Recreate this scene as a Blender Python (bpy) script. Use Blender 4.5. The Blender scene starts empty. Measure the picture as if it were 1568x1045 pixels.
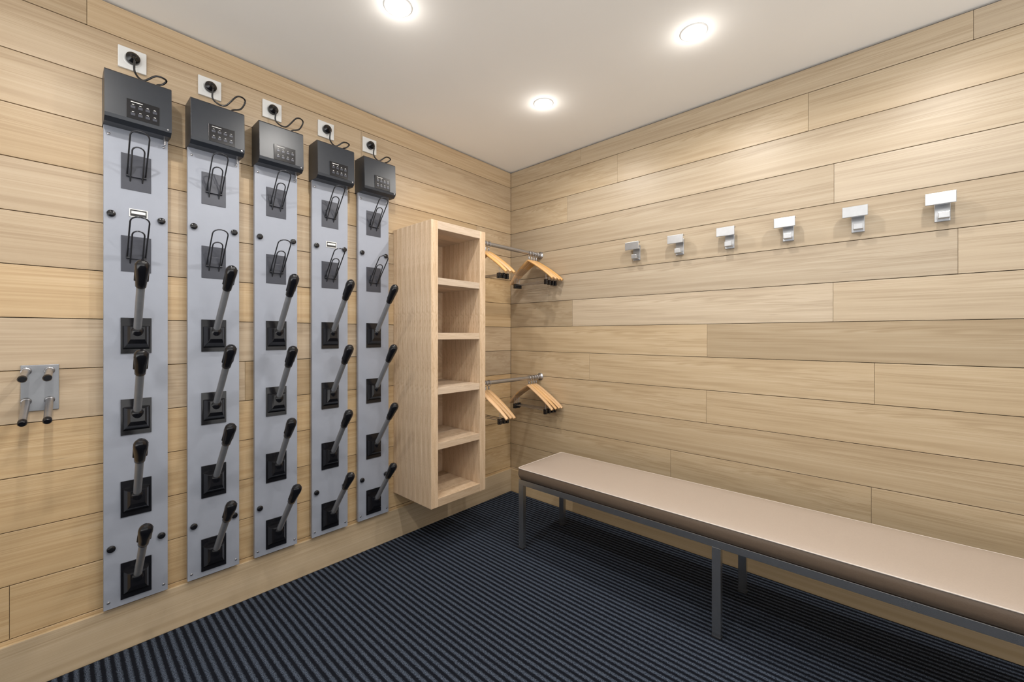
import bpy, math, random
from mathutils import Vector, Matrix
R = random.Random(7)
scene = bpy.context.scene
scene.view_settings.view_transform = 'Standard'
COL = scene.collection

# ------------------------------------------------------------ materials
def newmat(name):
    m = bpy.data.materials.new(name); m.use_nodes = True
    nt = m.node_tree
    return m, nt, nt.nodes['Principled BSDF']

def N(nt, t, **kw):
    n = nt.nodes.new(t)
    for k, v in kw.items(): setattr(n, k, v)
    return n

def simple(name, col, rough=0.5, metal=0.0, noise=0.06, nscale=40, bump=0.0, spec=0.5):
    m, nt, b = newmat(name)
    tc = N(nt, 'ShaderNodeTexCoord'); nz = N(nt, 'ShaderNodeTexNoise')
    nz.inputs['Scale'].default_value = nscale; nz.inputs['Detail'].default_value = 4
    nt.links.new(tc.outputs['Object'], nz.inputs['Vector'])
    r = N(nt, 'ShaderNodeValToRGB')
    r.color_ramp.elements[0].position = 0.3; r.color_ramp.elements[1].position = 0.7
    r.color_ramp.elements[0].color = tuple(c*(1-noise) for c in col)+(1,)
    r.color_ramp.elements[1].color = tuple(min(1, c*(1+noise)) for c in col)+(1,)
    nt.links.new(nz.outputs['Fac'], r.inputs['Fac'])
    nt.links.new(r.outputs['Color'], b.inputs['Base Color'])
    b.inputs['Roughness'].default_value = rough; b.inputs['Metallic'].default_value = metal
    b.inputs['Specular IOR Level'].default_value = spec
    if bump:
        bp = N(nt, 'ShaderNodeBump'); bp.inputs['Strength'].default_value = bump
        bp.inputs['Distance'].default_value = 0.002
        nt.links.new(nz.outputs['Fac'], bp.inputs['Height'])
        nt.links.new(bp.outputs['Normal'], b.inputs['Normal'])
    return m

def emis(name, col, s):
    m, nt, b = newmat(name)
    b.inputs['Base Color'].default_value = col+(1,)
    b.inputs['Emission Color'].default_value = col+(1,)
    b.inputs['Emission Strength'].default_value = s
    return m

def wood(name, dark, mid, light, rough=0.42, tonevar=0.17, grain=0.30, ring=0.40):
    m, nt, b = newmat(name); L = nt.links.new
    uv = N(nt, 'ShaderNodeUVMap'); uv.uv_map = 'UVMap'
    mp = N(nt, 'ShaderNodeMapping'); mp.inputs['Scale'].default_value = (3.5, 60, 1)
    L(uv.outputs['UV'], mp.inputs['Vector'])
    n1 = N(nt, 'ShaderNodeTexNoise'); n1.inputs['Scale'].default_value = 1.9; n1.inputs['Detail'].default_value = 7
    n1.inputs['Roughness'].default_value = 0.7
    L(mp.outputs['Vector'], n1.inputs['Vector'])
    mp2 = N(nt, 'ShaderNodeMapping'); mp2.inputs['Scale'].default_value = (1.1, 6.5, 1)
    L(uv.outputs['UV'], mp2.inputs['Vector'])
    n2 = N(nt, 'ShaderNodeTexNoise'); n2.inputs['Scale'].default_value = 0.9; n2.inputs['Detail'].default_value = 2.5
    n2.inputs['Distortion'].default_value = 0.6
    L(mp2.outputs['Vector'], n2.inputs['Vector'])
    mu = N(nt, 'ShaderNodeMath', operation='MULTIPLY'); mu.inputs[1].default_value = 85
    L(n2.outputs['Fac'], mu.inputs[0])
    sn = N(nt, 'ShaderNodeMath', operation='SINE'); L(mu.outputs[0], sn.inputs[0])
    ma = N(nt, 'ShaderNodeMapRange'); ma.inputs['From Min'].default_value = -1; ma.inputs['From Max'].default_value = 1
    L(sn.outputs[0], ma.inputs['Value'])
    # rings only in patches
    n4 = N(nt, 'ShaderNodeTexNoise'); n4.inputs['Scale'].default_value = 1.3; n4.inputs['Detail'].default_value = 1
    L(uv.outputs['UV'], n4.inputs['Vector'])
    m4 = N(nt, 'ShaderNodeMapRange'); m4.inputs['From Min'].default_value = 0.38; m4.inputs['From Max'].default_value = 0.62
    m4.inputs['To Min'].default_value = 0.15; m4.inputs['To Max'].default_value = 1.3
    L(n4.outputs['Fac'], m4.inputs['Value'])
    sb = N(nt, 'ShaderNodeMath', operation='SUBTRACT'); sb.inputs[1].default_value = 0.5; L(ma.outputs['Result'], sb.inputs[0])
    rm = N(nt, 'ShaderNodeMath', operation='MULTIPLY'); L(sb.outputs[0], rm.inputs[0]); L(m4.outputs['Result'], rm.inputs[1])
    n3 = N(nt, 'ShaderNodeTexNoise'); n3.inputs['Scale'].default_value = 2.2; n3.inputs['Detail'].default_value = 3
    mp3 = N(nt, 'ShaderNodeMapping'); mp3.inputs['Scale'].default_value = (1.0, 3.5, 1)
    L(uv.outputs['UV'], mp3.inputs['Vector']); L(mp3.outputs['Vector'], n3.inputs['Vector'])
    a1 = N(nt, 'ShaderNodeMath', operation='MULTIPLY'); a1.inputs[1].default_value = grain; L(n1.outputs['Fac'], a1.inputs[0])
    a2 = N(nt, 'ShaderNodeMath', operation='MULTIPLY_ADD'); a2.inputs[1].default_value = ring*0.4
    L(rm.outputs[0], a2.inputs[0]); L(a1.outputs[0], a2.inputs[2])
    a3 = N(nt, 'ShaderNodeMath', operation='MULTIPLY_ADD'); a3.inputs[1].default_value = 0.6
    L(n3.outputs['Fac'], a3.inputs[0]); L(a2.outputs[0], a3.inputs[2])
    cr = N(nt, 'ShaderNodeValToRGB'); e = cr.color_ramp.elements
    e[0].position = 0.24; e[0].color = dark+(1,)
    e[1].position = 0.68; e[1].color = light+(1,)
    k = e.new(0.45); k.color = mid+(1,)
    L(a3.outputs[0], cr.inputs['Fac'])
    at = N(nt, 'ShaderNodeAttribute'); at.attribute_name = 'tone'
    sp = N(nt, 'ShaderNodeSeparateColor'); L(at.outputs['Color'], sp.inputs['Color'])
    hs = N(nt, 'ShaderNodeHueSaturation')
    r1 = N(nt, 'ShaderNodeMapRange'); r1.inputs['To Min'].default_value = 1-tonevar; r1.inputs['To Max'].default_value = 1+tonevar*0.6
    L(sp.outputs['Red'], r1.inputs['Value']); L(r1.outputs['Result'], hs.inputs['Value'])
    r2 = N(nt, 'ShaderNodeMapRange'); r2.inputs['To Min'].default_value = 0.86; r2.inputs['To Max'].default_value = 1.14
    L(sp.outputs['Green'], r2.inputs['Value']); L(r2.outputs['Result'], hs.inputs['Saturation'])
    L(cr.outputs['Color'], hs.inputs['Color'])
    vo = N(nt, 'ShaderNodeTexVoronoi'); vo.inputs['Scale'].default_value = 2.3
    mp4 = N(nt, 'ShaderNodeMapping'); mp4.inputs['Scale'].default_value = (1.0, 2.2, 1)
    L(uv.outputs['UV'], mp4.inputs['Vector']); L(mp4.outputs['Vector'], vo.inputs['Vector'])
    kr = N(nt, 'ShaderNodeMapRange'); kr.inputs['From Min'].default_value = 0.012; kr.inputs['From Max'].default_value = 0.06
    kr.inputs['To Min'].default_value = 0.68; kr.inputs['To Max'].default_value = 1.0
    L(vo.outputs['Distance'], kr.inputs['Value'])
    mx = N(nt, 'ShaderNodeMix', data_type='RGBA', blend_type='MULTIPLY'); mx.inputs[0].default_value = 1
    L(hs.outputs['Color'], mx.inputs[6]); L(kr.outputs['Result'], mx.inputs[7])
    L(mx.outputs[2], b.inputs['Base Color'])
    b.inputs['Roughness'].default_value = rough
    bp = N(nt, 'ShaderNodeBump'); bp.inputs['Strength'].default_value = 0.12; bp.inputs['Distance'].default_value = 0.002
    L(n1.outputs['Fac'], bp.inputs['Height']); L(bp.outputs['Normal'], b.inputs['Normal'])
    return m

OAK = wood('oak_planks', (0.315, 0.236, 0.152), (0.425, 0.336, 0.230), (0.50, 0.412, 0.300))
OAKL = wood('oak_planks_warm', (0.35, 0.240, 0.136), (0.465, 0.343, 0.212), (0.54, 0.418, 0.278))
OAKB = wood('oak_baseboard', (0.39, 0.29, 0.18), (0.49, 0.38, 0.25), (0.55, 0.44, 0.31), tonevar=0.1)
SHELF = wood('oak_shelf', (0.40, 0.290, 0.195), (0.53, 0.408, 0.295), (0.61, 0.495, 0.38), tonevar=0.2)
HANG = wood('hanger_beech', (0.46, 0.25, 0.10), (0.57, 0.34, 0.15), (0.66, 0.43, 0.22), tonevar=0.2)
GROOVE = simple('wall_substrate', (0.04, 0.028, 0.018), 0.9)
CEIL = simple('ceiling_paint', (0.90, 0.885, 0.855), 0.9, noise=0.012, nscale=3)
PANEL = simple('dryer_panel_grey', (0.285, 0.308, 0.365), 0.33, noise=0.012)
BOXM = simple('dryer_box_charcoal', (0.018, 0.022, 0.030), 0.36, noise=0.05)
PLATE = simple('dryer_plate_graphite', (0.050, 0.054, 0.070), 0.3, metal=0.2, noise=0.05)
WIRE = simple('dark_wire', (0.06, 0.062, 0.07), 0.25, metal=0.7, noise=0.05)
BLACK = simple('black_plastic', (0.006, 0.006, 0.008), 0.2, noise=0.1)
BLACKM = simple('black_matte', (0.012, 0.012, 0.014), 0.5, noise=0.1)
STEEL = simple('steel_tube', (0.42, 0.42, 0.44), 0.28, metal=0.9, noise=0.05)
GREYT = simple('grey_tube', (0.25, 0.26, 0.28), 0.32, metal=0.4, noise=0.05)
ALU = simple('brushed_aluminium', (0.50, 0.515, 0.54), 0.28, metal=0.85, noise=0.04)
CHROME = simple('satin_steel', (0.50, 0.50, 0.50), 0.26, metal=0.95, noise=0.03)
WHITEP = simple('white_plastic', (0.74, 0.74, 0.73), 0.35, noise=0.01)
LABELW = simple('label_white', (0.70, 0.70, 0.69), 0.5, noise=0.02)
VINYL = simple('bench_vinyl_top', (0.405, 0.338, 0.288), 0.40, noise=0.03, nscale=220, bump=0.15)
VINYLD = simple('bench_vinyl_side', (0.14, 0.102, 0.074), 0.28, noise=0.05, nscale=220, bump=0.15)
PIPE = simple('bench_piping', (0.62, 0.56, 0.51), 0.4)
LAMP = emis('downlight_lens', (1.0, 0.97, 0.93), 50.0)

def carpet():
    m, nt, b = newmat('ribbed_carpet'); L = nt.links.new
    tc = N(nt, 'ShaderNodeTexCoord'); sx = N(nt, 'ShaderNodeSeparateXYZ'); L(tc.outputs['Object'], sx.inputs[0])
    nzw = N(nt, 'ShaderNodeTexNoise'); nzw.inputs['Scale'].default_value = 130; nzw.inputs['Detail'].default_value = 2
    L(tc.outputs['Object'], nzw.inputs['Vector'])
    w = N(nt, 'ShaderNodeMath', operation='MULTIPLY_ADD'); w.inputs[1].default_value = 0.008
    L(nzw.outputs['Fac'], w.inputs[0]); L(sx.outputs['Y'], w.inputs[2])
    mu = N(nt, 'ShaderNodeMath', operation='MULTIPLY'); mu.inputs[1].default_value = 2*math.pi/0.0255; L(w.outputs[0], mu.inputs[0])
    s = N(nt, 'ShaderNodeMath', operation='SINE'); L(mu.outputs[0], s.inputs[0])
    r = N(nt, 'ShaderNodeMapRange'); r.inputs['From Min'].default_value = -0.5; r.inputs['From Max'].default_value = 0.7
    L(s.outputs[0], r.inputs['Value'])
    nz = N(nt, 'ShaderNodeTexNoise'); nz.inputs['Scale'].default_value = 320; nz.inputs['Detail'].default_value = 3
    L(tc.outputs['Object'], nz.inputs['Vector'])
    c1 = N(nt, 'ShaderNodeValToRGB'); e = c1.color_ramp.elements
    e[0].position = 0.38; e[0].color = (0.014, 0.019, 0.030, 1); e[1].position = 0.66; e[1].color = (0.105, 0.130, 0.178, 1)
    L(nz.outputs['Fac'], c1.inputs['Fac'])
    mx = N(nt, 'ShaderNodeMix', data_type='RGBA'); L(r.outputs['Result'], mx.inputs[0])
    mx.inputs[6].default_value = (0.006, 0.0075, 0.012, 1); L(c1.outputs['Color'], mx.inputs[7])
    L(mx.outputs[2], b.inputs['Base Color']); b.inputs['Roughness'].default_value = 0.95
    b.inputs['Specular IOR Level'].default_value = 0.08
    ad = N(nt, 'ShaderNodeMath', operation='MULTIPLY_ADD'); ad.inputs[1].default_value = 0.35
    L(nz.outputs['Fac'], ad.inputs[0]); L(r.outputs['Result'], ad.inputs[2])
    bp = N(nt, 'ShaderNodeBump'); bp.inputs['Strength'].default_value = 0.45; bp.inputs['Distance'].default_value = 0.004
    L(ad.outputs[0], bp.inputs['Height']); L(bp.outputs['Normal'], b.inputs['Normal'])
    return m
CARPET = carpet()

# ------------------------------------------------------------ mesh builder
class B:
    def __init__(s, name):
        s.name = name; s.v = []; s.f = []; s.mi = []; s.sm = []; s.uv = []; s.tone = []; s.mats = []; s.M = Matrix.Identity(4)
    def m(s, mat):
        if mat not in s.mats: s.mats.append(mat)
        return s.mats.index(mat)
    def add(s, verts, faces, mat, smooth=False, uvs=None, tone=(0.5, 0.5)):
        o = len(s.v); i = s.m(mat)
        s.v += [s.M @ Vector(v) for v in verts]
        for k, f in enumerate(faces):
            s.f.append([o+a for a in f]); s.mi.append(i); s.sm.append(smooth)
            s.uv.append(uvs[k] if uvs else [(verts[a][0]+verts[a][1], verts[a][2]) for a in f]); s.tone.append(tone)
    def box(s, lo, hi, mat, grain=None, tone=None):
        (x0, y0, z0), (x1, y1, z1) = lo, hi
        v = [(x0,y0,z0),(x1,y0,z0),(x1,y1,z0),(x0,y1,z0),(x0,y0,z1),(x1,y0,z1),(x1,y1,z1),(x0,y1,z1)]
        f = [(0,3,2,1),(4,5,6,7),(0,1,5,4),(2,3,7,6),(1,2,6,5),(3,0,4,7)]
        nax = [2,2,1,1,0,0]
        uvs = []; ou = R.random()*40; ov = R.random()*40
        for k, fc in enumerate(f):
            ax = [a for a in (0,1,2) if a != nax[k]]
            if grain is not None and grain in ax:
                ua = grain; va = [a for a in ax if a != grain][0]
            else: ua, va = ax
            uvs.append([(v[i][ua]+ou, v[i][va]+ov) for i in fc])
        if tone is None: tone = (R.random(), R.random())
        s.add(v, f, mat, False, uvs, tone)
    def prism_y(s, prof, y0, y1, mat):
        n = len(prof)
        v = [(p[0], y0, p[1]) for p in prof]+[(p[0], y1, p[1]) for p in prof]
        f = [tuple(range(n)), tuple(reversed(range(n, 2*n)))]
        f += [(i, i+n, (i+1) % n+n, (i+1) % n) for i in range(n)]
        s.add(v, f, mat)
    def lathe(s, p0, axis, prof, mat, n=20, smooth=True):
        a = Vector(axis).normalized(); r = Vector((0,0,1)) if abs(a.z) < 0.9 else Vector((1,0,0))
        u = a.cross(r).normalized(); w = a.cross(u).normalized(); p0 = Vector(p0)
        v = []; f = []
        for (d, rad) in prof:
            for i in range(n):
                t = 2*math.pi*i/n
                v.append(tuple(p0+a*d+u*(rad*math.cos(t))+w*(rad*math.sin(t))))
        k = len(prof)
        for j in range(k-1):
            for i in range(n):
                f.append((j*n+i, j*n+(i+1) % n, (j+1)*n+(i+1) % n, (j+1)*n+i))
        s.add(v, f, mat, smooth)
        s.add(v[:n], [tuple(reversed(range(n)))], mat); s.add(v[-n:], [tuple(range(n))], mat)
    def cyl(s, p0, p1, r, mat, n=16, r1=None):
        d = Vector(p1)-Vector(p0)
        s.lathe(p0, d, [(0, r), (d.length, r if r1 is None else r1)], mat, n)
    def sweep(s, pts, rad, mat, n=8, ref=(0,0,1), closed=False):
        pts = [Vector(p) for p in pts]; K = len(pts); v = []; f = []; ref = Vector(ref)
        uv = []; acc = 0; al = []
        for j, p in enumerate(pts):
            if j: acc += (p-pts[j-1]).length
            al.append(acc)
            if closed: t = pts[(j+1) % K]-pts[j-1]
            else: t = pts[min(j+1, K-1)]-pts[max(j-1, 0)]
            t.normalize(); a = t.cross(ref)
            if a.length < 1e-3: a = t.cross(Vector((0.3, 1, 0.2)))
            a.normalize(); b = a.cross(t).normalized()
            rr = rad(j/(K-1)) if callable(rad) else rad
            ra, rb = rr if isinstance(rr, tuple) else (rr, rr)
            for i in range(n):
                th = 2*math.pi*i/n
                v.append(tuple(p+a*(ra*math.cos(th))+b*(rb*math.sin(th))))
        ou = R.random()*30
        for j in range(K if closed else K-1):
            j2 = (j+1) % K
            for i in range(n):
                f.append((j*n+i, j*n+(i+1) % n, j2*n+(i+1) % n, j2*n+i))
                uv.append([(al[j]+ou, i*0.01), (al[j]+ou, i*0.01+.01), (al[j2]+ou, i*0.01+.01), (al[j2]+ou, i*0.01)])
        tn = (R.random(), R.random())
        s.add(v, f, mat, True, uv, tn)
        if not closed:
            s.add(v[:n], [tuple(reversed(range(n)))], mat); s.add(v[-n:], [tuple(range(n))], mat)
    def build(s, bevel=0.0, seg=2, angle=40):
        me = bpy.data.meshes.new(s.name)
        me.from_pydata([tuple(v) for v in s.v], [], s.f)
        for mt in s.mats: me.materials.append(mt)
        ul = me.uv_layers.new(name='UVMap'); ca = me.color_attributes.new('tone', 'FLOAT_COLOR', 'CORNER')
        for p in me.polygons:
            p.material_index = s.mi[p.index]; p.use_smooth = s.sm[p.index]
            for k, li in enumerate(p.loop_indices):
                ul.data[li].uv = s.uv[p.index][k]
                t = s.tone[p.index]; ca.data[li].color = (t[0], t[1], 0, 1)
        me.validate(); me.update()
        ob = bpy.data.objects.new(s.name, me); COL.objects.link(ob)
        if bevel:
            md = ob.modifiers.new('bevel', 'BEVEL'); md.width = bevel; md.segments = seg
            md.limit_method = 'ANGLE'; md.angle_limit = math.radians(angle)
        return ob

def catmull(P, sub=6):
    P = [Vector(p) for p in P]; Q = [P[0]*2-P[1]]+P+[P[-1]*2-P[-2]]; out = []
    for i in range(1, len(Q)-2):
        p0, p1, p2, p3 = Q[i-1:i+3]
        for k in range(sub):
            t = k/sub
            out.append(0.5*((2*p1)+(p2-p0)*t+(2*p0-5*p1+4*p2-p3)*t*t+(3*p1-p0-3*p2+p3)*t**3))
    out.append(P[-1]); return out

# ------------------------------------------------------------ room
H = 2.40; XR = 4.40; YB = -4.60
def planks(name, axis, a0, a1, plane, sign, joints, mat):
    b = B(name); T = 0.016; g = 0.0013
    if axis == 0: b.box((a0-0.1, min(plane+sign*T, plane+sign*0.1), 0), (a1+0.0, max(plane+sign*T, plane+sign*0.1), H), GROOVE)
    else: b.box((min(plane+sign*T, plane+sign*0.1), a0, 0), (max(plane+sign*T, plane+sign*0.1), a1+0.1, H), GROOVE)
    rows = [(0.0, 0.18)]+[(0.18+0.175*k, min(0.18+0.175*(k+1), H-0.008)) for k in range(13)]
    for ri, (z0, z1) in enumerate(rows):
        js = joints.get(ri-1, None)
        if js is None:
            js = []; p = a1-R.uniform(0.3, 1.6)
            while p > a0+0.15: js.append(p); p -= R.uniform(1.3, 2.3)
        js = [a0]+sorted(js)+[a1]
        for i in range(len(js)-1):
            lo, hi = js[i]+g*0.35, js[i+1]-g*0.35; off = R.uniform(0, 0.0012)
            f0 = plane+sign*off; f1 = plane+sign*T
            y0, y1 = min(f0, f1), max(f0, f1)
            if axis == 0: b.box((lo, y0, z0+g), (hi, y1, z1-g), mat, 0)
            else: b.box((y0, lo, z0+g), (y1, hi, z1-g), mat, 1)
    return b.build(0.0006, 1)

planks('wall_left', 1, YB, 0.0, 0.0, -1, {12: [-2.24], 11: [-1.20], 9: [-0.35, -2.9], 8: [-0.62], 7: [-2.75, -0.45], 6: [-3.3], 5: [-2.85, -0.8]}, OAKL)
planks('wall_right', 0, 0.0, XR, 0.0, 1, {12: [0.62, 2.35], 11: [0.884, 1.842, 3.5], 9: [1.935, 3.9], 10: [0.513, 2.7], 7: [2.31, 0.35], 6: [0.555, 1.932, 3.6],
       5: [1.404, 2.8], 4: [0.686, 2.07, 3.7], 3: [1.40, 2.9], 2: [2.9], 1: [1.21, 2.06, 3.4], 8: [2.75], 0: [1.0, 2.6]}, OAK)
b = B('floor'); b.box((-0.1, YB, -0.05), (XR, 0.1, 0.0), CARPET); b.build()
b = B('ceiling'); b.box((-0.1, YB, H), (XR, 0.1, H+0.05), CEIL); b.build()
b = B('baseboard_left'); b.box((0, YB, 0), (0.014, -0.0, 0.168), OAKB, 1, (0.6, 0.5)); b.build(0.003, 2)
b = B('baseboard_right'); b.box((0.014, -0.014, 0), (XR, 0, 0.168), OAKB, 0, (0.5, 0.5)); b.build(0.003, 2)

# ------------------------------------------------------------ downlights
def lamp(kind, e, z, o, x, y, r):
    ld = bpy.data.lights.new('downlight_bulb_and_halo', kind); ld.energy = e; ld.shadow_soft_size = r
    ld.color = (1.0, 0.955, 0.895)
    if kind == 'SPOT': ld.spot_size = math.radians(168); ld.spot_blend = 0.7
    lo = bpy.data.objects.new('downlight_bulb_and_halo', ld); lo.location = (x, y, z); COL.objects.link(lo); lo.parent = o
for x in (0.76, 1.53, 2.30):
    for y in (-0.575, -1.455, -2.335):
        b = B('downlight')
        prof = [(0.0, 0.036), (0.004, 0.046), (0.004, 0.050), (0.0, 0.053), (-0.002, 0.053)]
        b.lathe((x, y, H), (0, 0, -1), prof, WHITEP, 32)
        b.lathe((x, y, H), (0, 0, -1), [(0.002, 0.036), (0.0055, 0.030), (0.007, 0.012)], LAMP, 24)
        o = b.build()
        lamp('SPOT', 19.5, H-0.025, o, x, y, 0.015)
        lamp('POINT', 0.45, H-0.050, o, x, y, 0.012)  # extra point light under each fixture, added for a halo on the ceiling

# ------------------------------------------------------------ boot dryer racks
CY = -2.317
cent = [CY+0.207, CY+0.448, CY+0.686, CY+0.934, CY+1.172]
SL = [0.268, 0.568, 0.869, 1.170]
HK = [1.473, 1.777]
def dryer(yc, badge, jit, longcord):
    b = B('boot_dryer_rack')
    w = 0.0895
    b.box((0.0, yc-0.05, 0.25), (0.018, yc+0.05, 0.29), BLACKM); b.box((0.0, yc-0.05, 1.80), (0.018, yc+0.05, 1.84), BLACKM)
    b.box((0.016, yc-w, 0.180), (0.034, yc+w, 1.935), PANEL)
    X = 0.034
    for sy in (-0.070, 0.070):
        for z in (1.612, 0.398):
            b.lathe((X-0.001, yc+sy, z), (1, 0, 0), [(0, 0.006), (0.003, 0.006), (0.004, 0.0115), (0.007, 0.0125), (0.010, 0.0115), (0.012, 0.006)], BLACK, 16)
        for z in (0.205, 1.90):
            b.lathe((X-0.001, yc+sy*1.1, z), (1, 0, 0), [(0, 0.005), (0.003, 0.0045), (0.004, 0.002)], STEEL, 10)
    for z in HK:
        yo = yc-0.002
        b.box((X-0.002, yo-0.042, z-0.066), (X+0.002, yo+0.042, z+0.066), PLATE)
        b.box((X, yo-0.020, z-0.018), (X+0.010, yo+0.020, z+0.022), PLATE)
        def loop(hw, x0, z0, x1, z1, r=0.0026):
            pts = [(x0, -hw, z0), (x0+(x1-x0)*.5, -hw, z0+(z1-z0)*.5), (x1-(x1-x0)*.12, -hw, z1-(z1-z0)*.12)]
            for k in range(1, 8):
                t = math.pi*k/8
                e = math.sin(t)
                pts.append((x1-(x1-x0)*.12*(1-e), -hw*math.cos(t), z1-(z1-z0)*.12*(1-e)))
            pts += [(x1-(x1-x0)*.12, hw, z1-(z1-z0)*.12), (x0+(x1-x0)*.5, hw, z0+(z1-z0)*.5), (x0, hw, z0)]
            b.sweep([(p[0], yo+p[1], p[2]) for p in pts], r, WIRE, 8, ref=(0.7, 0, -0.7))
        loop(0.026, X, z-0.015, 0.150, z+0.118)
        loop(0.017, X, z-0.035, 0.105, z+0.075)
        b.cyl((X+0.006, yo-0.028, z-0.015), (X+0.006, yo+0.028, z-0.015), 0.004, WIRE, 10)
    for i, z in enumerate(SL):
        yo = yc-0.002; e = jit[i]
        b.box((X-0.001, yo-0.043, z-0.066), (X+0.004, yo+0.043, z+0.066), BLACK)
        v = []
        for (x, hw, za, zb) in ((X+0.004, 0.038, z-0.050, z+0.036), (X+0.032, 0.027, z-0.030, z+0.034), (X+0.042, 0.020, z-0.014, z+0.032)):
            v += [(x, yo-hw, za), (x, yo+hw, za), (x, yo+hw, zb), (x, yo-hw, zb)]
        f = [(8, 9, 10, 11)]
        for k in (0, 4):
            f += [(k+j, k+(j+1) % 4, k+4+(j+1) % 4, k+4+j) for j in range(4)]
        b.add(v, f, BLACK)
        p0 = Vector((X+0.018, yo, z+0.0)); p1 = Vector((0.262, yo+e*0.012, z+0.258+e*0.008)); d = (p1-p0).normalized(); Lh = (p1-p0).length
        b.lathe(p0, d, [(0, 0.021), (0.030, 0.019), (0.036, 0.015), (0.038, 0.0125)], BLACK, 20)
        b.lathe(p0, d, [(0.02, 0.0118), (Lh-0.085, 0.0118)], GREYT, 20)
        s = Lh-0.110
        prof = [(s, 0.0130), (s+0.003, 0.0150), (s+0.02, 0.0158), (s+0.05, 0.0180), (s+0.080, 0.0202), (s+0.095, 0.0188), (s+0.105, 0.013), (s+0.110, 0.005)]
        b.lathe(p0, d, prof, BLACK, 20)
        side = Vector((0, 1, 0)); up = side.cross(d).normalized()
        for sg in (-1, 1):
            c = p0+d*(s+0.058)+side*(sg*0.0155)
            b.cyl(c-d*0.032, c+d*0.036, 0.0042, BLACKM, 8)
    if badge:
        b.box((X-0.001, yc-0.022, 1.612), (X+0.0025, yc+0.030, 1.642), LABELW)
        b.box((X+0.001, yc-0.019, 1.615), (X+0.0032, yc+0.027, 1.639), BLACKM)
        b.box((X+0.002, yc-0.016, 1.624), (X+0.0038, yc+0.024, 1.634), LABELW)
    prof = [(0.0, 2.106), (0.0, 1.930), (0.085, 1.926), (0.103, 1.938), (0.106, 1.95), (0.100, 2.100), (0.094, 2.106)]
    b.prism_y(prof, yc-0.0915, yc+0.0915, BOXM)
    b.box((0.095, yc-0.035, 1.950), (0.1075, yc+0.055, 2.018), BLACK)
    for kx in range(4):
        for kz in range(2):
            y = yc-0.024+kx*0.020; z = 1.962+kz*0.026
            b.box((0.105, y, z), (0.1086, y+0.012, z+0.009), PLATE)
            b.box((0.105, y+0.003, z+0.012), (0.1084, y+0.009, z+0.014), LABELW)
    b.box((0.105, yc-0.024, 2.009), (0.1085, yc+0.008, 2.0115), LABELW)
    b.cyl((0.098, yc+0.080, 1.945), (0.1075, yc+0.080, 1.945), 0.003, STEEL, 8)
    b.cyl((0.05, yc+0.078, 1.93), (0.05, yc+0.078, 1.905), 0.004, STEEL, 8)
    b.lathe((0.055, yc+0.055, 2.104), (0, 0, 1), [(0, 0.009), (0.008, 0.009), (0.012, 0.005)], BLACK, 14)
    yo = yc-0.010; zo = 2.209
    b.lathe((0.0112, yo, zo), (1, 0, 0), [(0, 0.0205), (0.016, 0.0205), (0.022, 0.015), (0.026, 0.009), (0.034, 0.007)], BLACK, 24)
    if longcord:
        pts = catmull([(0.040, yo, zo), (0.055, yo+0.001, zo-0.018), (0.045, yo+0.003, zo-0.06), (0.06, yo+0.04, zo-0.078), (0.08, yo+0.080, zo-0.030),
                   (0.070, yo+0.112, zo-0.030), (0.058, yo+0.100, zo-0.066), (0.055, yo+0.070, zo-0.082), (0.055, yo+0.065, zo-0.094)], 8)
    else:
        pts = catmull([(0.040, yo, zo), (0.055, yo+0.001, zo-0.018), (0.045, yo+0.003, zo-0.06), (0.060, yo+0.025, zo-0.088), (0.075, yo+0.060, zo-0.062),
                   (0.070, yo+0.090, zo-0.062), (0.058, yo+0.082, zo-0.076), (0.055, yo+0.065, zo-0.086), (0.055, yo+0.065, zo-0.094)], 8)
    b.sweep(pts, 0.0034, BLACK, 8)
    return b.build(0.0012, 2)
for i, yc in enumerate(cent):
    dryer(yc, i in (0, 3), [R.uniform(-1, 1) for _ in range(4)], i in (1, 2))
    yo = yc-0.010; zo = 2.209
    b = B('wall_outlet')
    b.box((0.0, yo-0.040, zo-0.040), (0.009, yo+0.040, zo+0.040), WHITEP)
    b.lathe((0.008, yo, zo), (1, 0, 0), [(0, 0.027), (0.002, 0.027), (0.002, 0.022), (0.0015, 0.020)], WHITEP, 28)
    b.build(0.0025, 3)

# ------------------------------------------------------------ peg rack on left wall
b = B('glove_peg_rack')
yc = CY-0.030
b.box((-0.001, yc-0.046, 0.918), (0.005, yc+0.040, 1.072), GREYT)
for sy in (-0.034, 0.018):
    for zb, zt in ((1.052, 1.036), (0.952, 0.900)):
        p0 = Vector((0.004, yc+sy, zb)); p1 = Vector((0.130, yc+sy-0.004, zt)); d = p1-p0
        b.lathe(p0, d, [(0, 0.013), (0.004, 0.0125), (0.005, 0.0095), (d.length, 0.0095)], STEEL, 18)
        b.lathe(p1, d, [(-0.006, 0.0105), (0.006, 0.0108), (0.010, 0.008)], BLACK, 18)
b.build(0.0012, 2)

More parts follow.
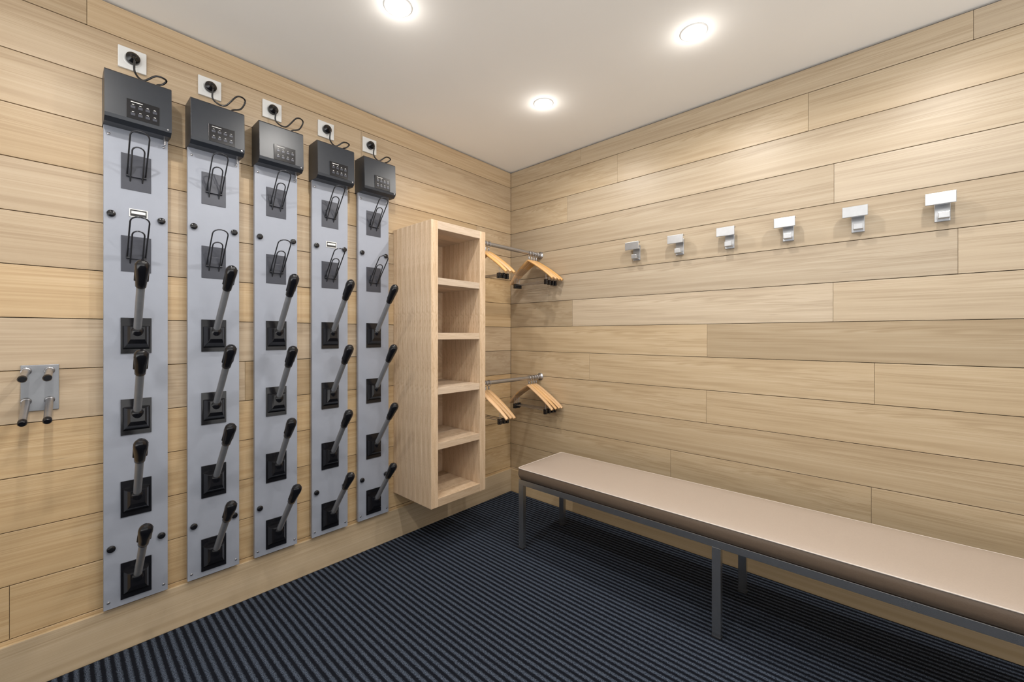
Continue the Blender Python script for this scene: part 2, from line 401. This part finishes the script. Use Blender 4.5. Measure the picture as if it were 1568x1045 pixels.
# ------------------------------------------------------------ shelf unit
b = B('wall_shelf_unit')
sx, y0, y1, z0, z1, t = 0.358, -1.003, -0.613, 0.265, 1.775, 0.044
def staves_side(ya, yb):
    n = 8; xs = [0.0]+[sx*k/n+R.uniform(-.006, .006) for k in range(1, n)]+[sx]
    for k in range(n): b.box((xs[k], ya, z0), (xs[k+1], yb, z1), SHELF, 2)
staves_side(y0, y0+t); staves_side(y1-t, y1)
b.box((0, y0+t, z0+t), (0.012, y1-t, z1-t), SHELF, 2)
def hboard(za, zb, xf):
    n = 4; xs = [0.0]+[xf*k/n for k in range(1, n)]+[xf]
    for k in range(n): b.box((xs[k], y0+t, za), (xs[k+1], y1-t, zb), SHELF, 1)
hboard(z0, z0+t, sx); hboard(z1-t, z1, sx)
inner = (z1-z0-2*t-4*0.036)/5
for k in range(1, 5):
    zz = z0+t+k*inner+(k-1)*0.036
    hboard(zz, zz+0.036, sx-0.004)
b.build(0.0008, 1)

# ------------------------------------------------------------ rails + hangers
RX = 0.284
for z in (1.734, 0.877):
    b = B('coat_rail')
    b.cyl((RX, -0.613, z), (RX, -0.001, z), 0.0125, STEEL, 24)
    b.lathe((RX, -0.001, z), (0, -1, 0), [(0, 0.026), (0.004, 0.026), (0.006, 0.016), (0.022, 0.016)], STEEL, 24)
    b.lathe((RX, -0.612, z), (0, 1, 0), [(0, 0.026), (0.004, 0.026), (0.006, 0.016), (0.018, 0.016)], STEEL, 24)
    b.build()
def hanger(y, zr, rz, tilt=0.0):
    b = B('coat_hanger')
    b.M = Matrix.Translation((RX, y, zr)) @ Matrix.Rotation(rz, 4, 'Z') @ Matrix.Rotation(tilt, 4, 'Y')
    ring = [(0.0185*math.cos(a), 0, 0.0185*math.sin(a)-0.0035) for a in [2*math.pi*k/20 for k in range(20)]]
    b.sweep(ring, 0.002, STEEL, 8, ref=(0, 1, 0), closed=True)
    b.cyl((0, 0, -0.021), (0, 0, -0.055), 0.0025, STEEL, 10)
    b.lathe((0, 0, -0.026), (0, 0, -1), [(0, 0.005), (0.004, 0.0055), (0.012, 0.0055), (0.016, 0.004)], STEEL, 12)
    pts = []
    for k in range(-14, 15):
        u = k/14; x = 0.205*u
        zz = -0.052-0.128*abs(u)**1.1-0.014*abs(u)**4
        yy = 0.012*abs(u)**2
        pts.append((x, yy, zz))
    b.sweep(pts, lambda q: (0.0085, 0.018-0.007*abs(2*q-1)**2), HANG, 12, ref=(0, 1, 0))
    b.cyl((-0.150, 0.006, -0.150), (-0.150, 0.006, -0.205), 0.0016, STEEL, 8)
    b.cyl((0.150, 0.006, -0.150), (0.150, 0.006, -0.205), 0.0016, STEEL, 8)
    b.cyl((-0.160, 0.006, -0.205), (0.160, 0.006, -0.205), 0.0022, STEEL, 8)
    for sg in (-1, 1):
        c = sg*0.148
        b.box((c-0.011, -0.002, -0.228), (c+0.011, 0.014, -0.196), BLACK)
        b.lathe((c, -0.005, -0.221), (0, 1, 0), [(0, 0.008), (0.022, 0.008)], BLACK, 12)
    return b.build(0.0006, 1)
for zr in (1.734, 0.877):
    for (y, r) in ((-0.048, 0.08), (-0.072, 0.04), (-0.098, -0.02), (-0.126, -0.10)):
        hanger(y, zr, r+R.uniform(-.015, .015), R.uniform(-.02, .02))
    for (y, r) in ((-0.512, 0.0), (-0.542, -0.02), (-0.574, -0.03)):
        hanger(y, zr, r, R.uniform(-.02, .02))

# ------------------------------------------------------------ coat hooks
for k in range(6):
    x = 1.003+0.2515*k
    b = B('coat_hook')
    b.box((x-0.014, -0.006, 1.612), (x+0.030, 0.003, 1.700), ALU)
    b.box((x-0.010, -0.050, 1.680), (x+0.028, -0.004, 1.690), ALU)
    b.box((x-0.042, -0.054, 1.670), (x+0.042, -0.047, 1.715), ALU)
    b.box((x-0.042, -0.050, 1.709), (x+0.042, -0.030, 1.715), ALU)
    b.box((x-0.006, -0.042, 1.618), (x+0.026, -0.004, 1.624), ALU)
    b.box((x-0.006, -0.046, 1.618), (x+0.026, -0.041, 1.642), ALU)
    b.build(0.0015, 2)

# ------------------------------------------------------------ bench
b = B('bench')
bx0, bx1, by0, by1 = 0.600, 2.660, -0.605, -0.190
zt = 0.445; zp = 0.380
def rrect(ins, rad, n=5):
    pts = []
    for cx, cy, a0 in ((bx1-ins-rad, by1-ins-rad, 0), (bx0+ins+rad, by1-ins-rad, 90), (bx0+ins+rad, by0+ins+rad, 180), (bx1-ins-rad, by0+ins+rad, 270)):
        for k in range(n+1):
            a = math.radians(a0+90*k/n); pts.append((cx+rad*math.cos(a), cy+rad*math.sin(a)))
    return pts
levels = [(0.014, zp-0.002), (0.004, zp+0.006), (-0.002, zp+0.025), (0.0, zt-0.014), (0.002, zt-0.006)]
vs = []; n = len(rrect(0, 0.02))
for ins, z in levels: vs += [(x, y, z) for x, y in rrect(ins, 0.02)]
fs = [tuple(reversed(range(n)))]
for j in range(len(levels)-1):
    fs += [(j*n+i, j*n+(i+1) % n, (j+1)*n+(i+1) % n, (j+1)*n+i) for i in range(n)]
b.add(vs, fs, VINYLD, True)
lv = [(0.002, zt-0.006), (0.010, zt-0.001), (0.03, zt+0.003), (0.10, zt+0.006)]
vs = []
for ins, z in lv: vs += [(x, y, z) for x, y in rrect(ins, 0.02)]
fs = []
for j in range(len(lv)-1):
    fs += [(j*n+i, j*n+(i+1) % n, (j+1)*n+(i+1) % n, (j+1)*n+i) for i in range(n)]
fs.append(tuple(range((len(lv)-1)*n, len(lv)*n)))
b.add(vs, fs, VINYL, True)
b.sweep([(x, y, zt-0.005) for x, y in rrect(0.001, 0.02)], 0.0024, PIPE, 8, closed=True)
fz0, fz1 = 0.350, 0.379
b.box((bx0+0.006, by0+0.006, fz0), (bx1-0.006, by0+0.031, fz1), CHROME); b.box((bx0+0.006, by1-0.031, fz0), (bx1-0.006, by1-0.006, fz1), CHROME)
for lx in (0.606, 1.606, 2.625):
    b.box((lx, by0+0.031, fz0), (lx+0.028, by1-0.031, fz1), CHROME)
    for ly in (by0+0.006, by1-0.031):
        b.box((lx, ly, 0.004), (lx+0.032, ly+0.025, fz0), CHROME)
        b.box((lx-0.001, ly-0.001, 0.0), (lx+0.033, ly+0.026, 0.006), BLACKM)
b.build(0.0015, 2)

# ------------------------------------------------------------ world (added fill, stronger from below to light the ceiling) + camera
w = bpy.data.worlds.new('world'); scene.world = w; w.use_nodes = True
nt = w.node_tree; bg = nt.nodes['Background']
tc = N(nt, 'ShaderNodeTexCoord'); sz = N(nt, 'ShaderNodeSeparateXYZ'); nt.links.new(tc.outputs['Generated'], sz.inputs[0])
mr = N(nt, 'ShaderNodeMapRange'); mr.inputs['From Min'].default_value = -0.35; mr.inputs['From Max'].default_value = 0.1
mr.inputs['To Min'].default_value = 3.4; mr.inputs['To Max'].default_value = 0.5
nt.links.new(sz.outputs['Z'], mr.inputs['Value']); nt.links.new(mr.outputs['Result'], bg.inputs[1])
bg.inputs[0].default_value = (1.0, 0.985, 0.96, 1)
cd = bpy.data.cameras.new('camera'); cam = bpy.data.objects.new('camera', cd); COL.objects.link(cam)
cd.sensor_width = 36; cd.lens = 36*637/1568; cd.shift_y = -9.5/1568; cd.clip_start = 0.02
cam.location = (2.12, -2.317, 1.173); cam.rotation_euler = (math.radians(90), 0, math.radians(42.3))
scene.camera = cam
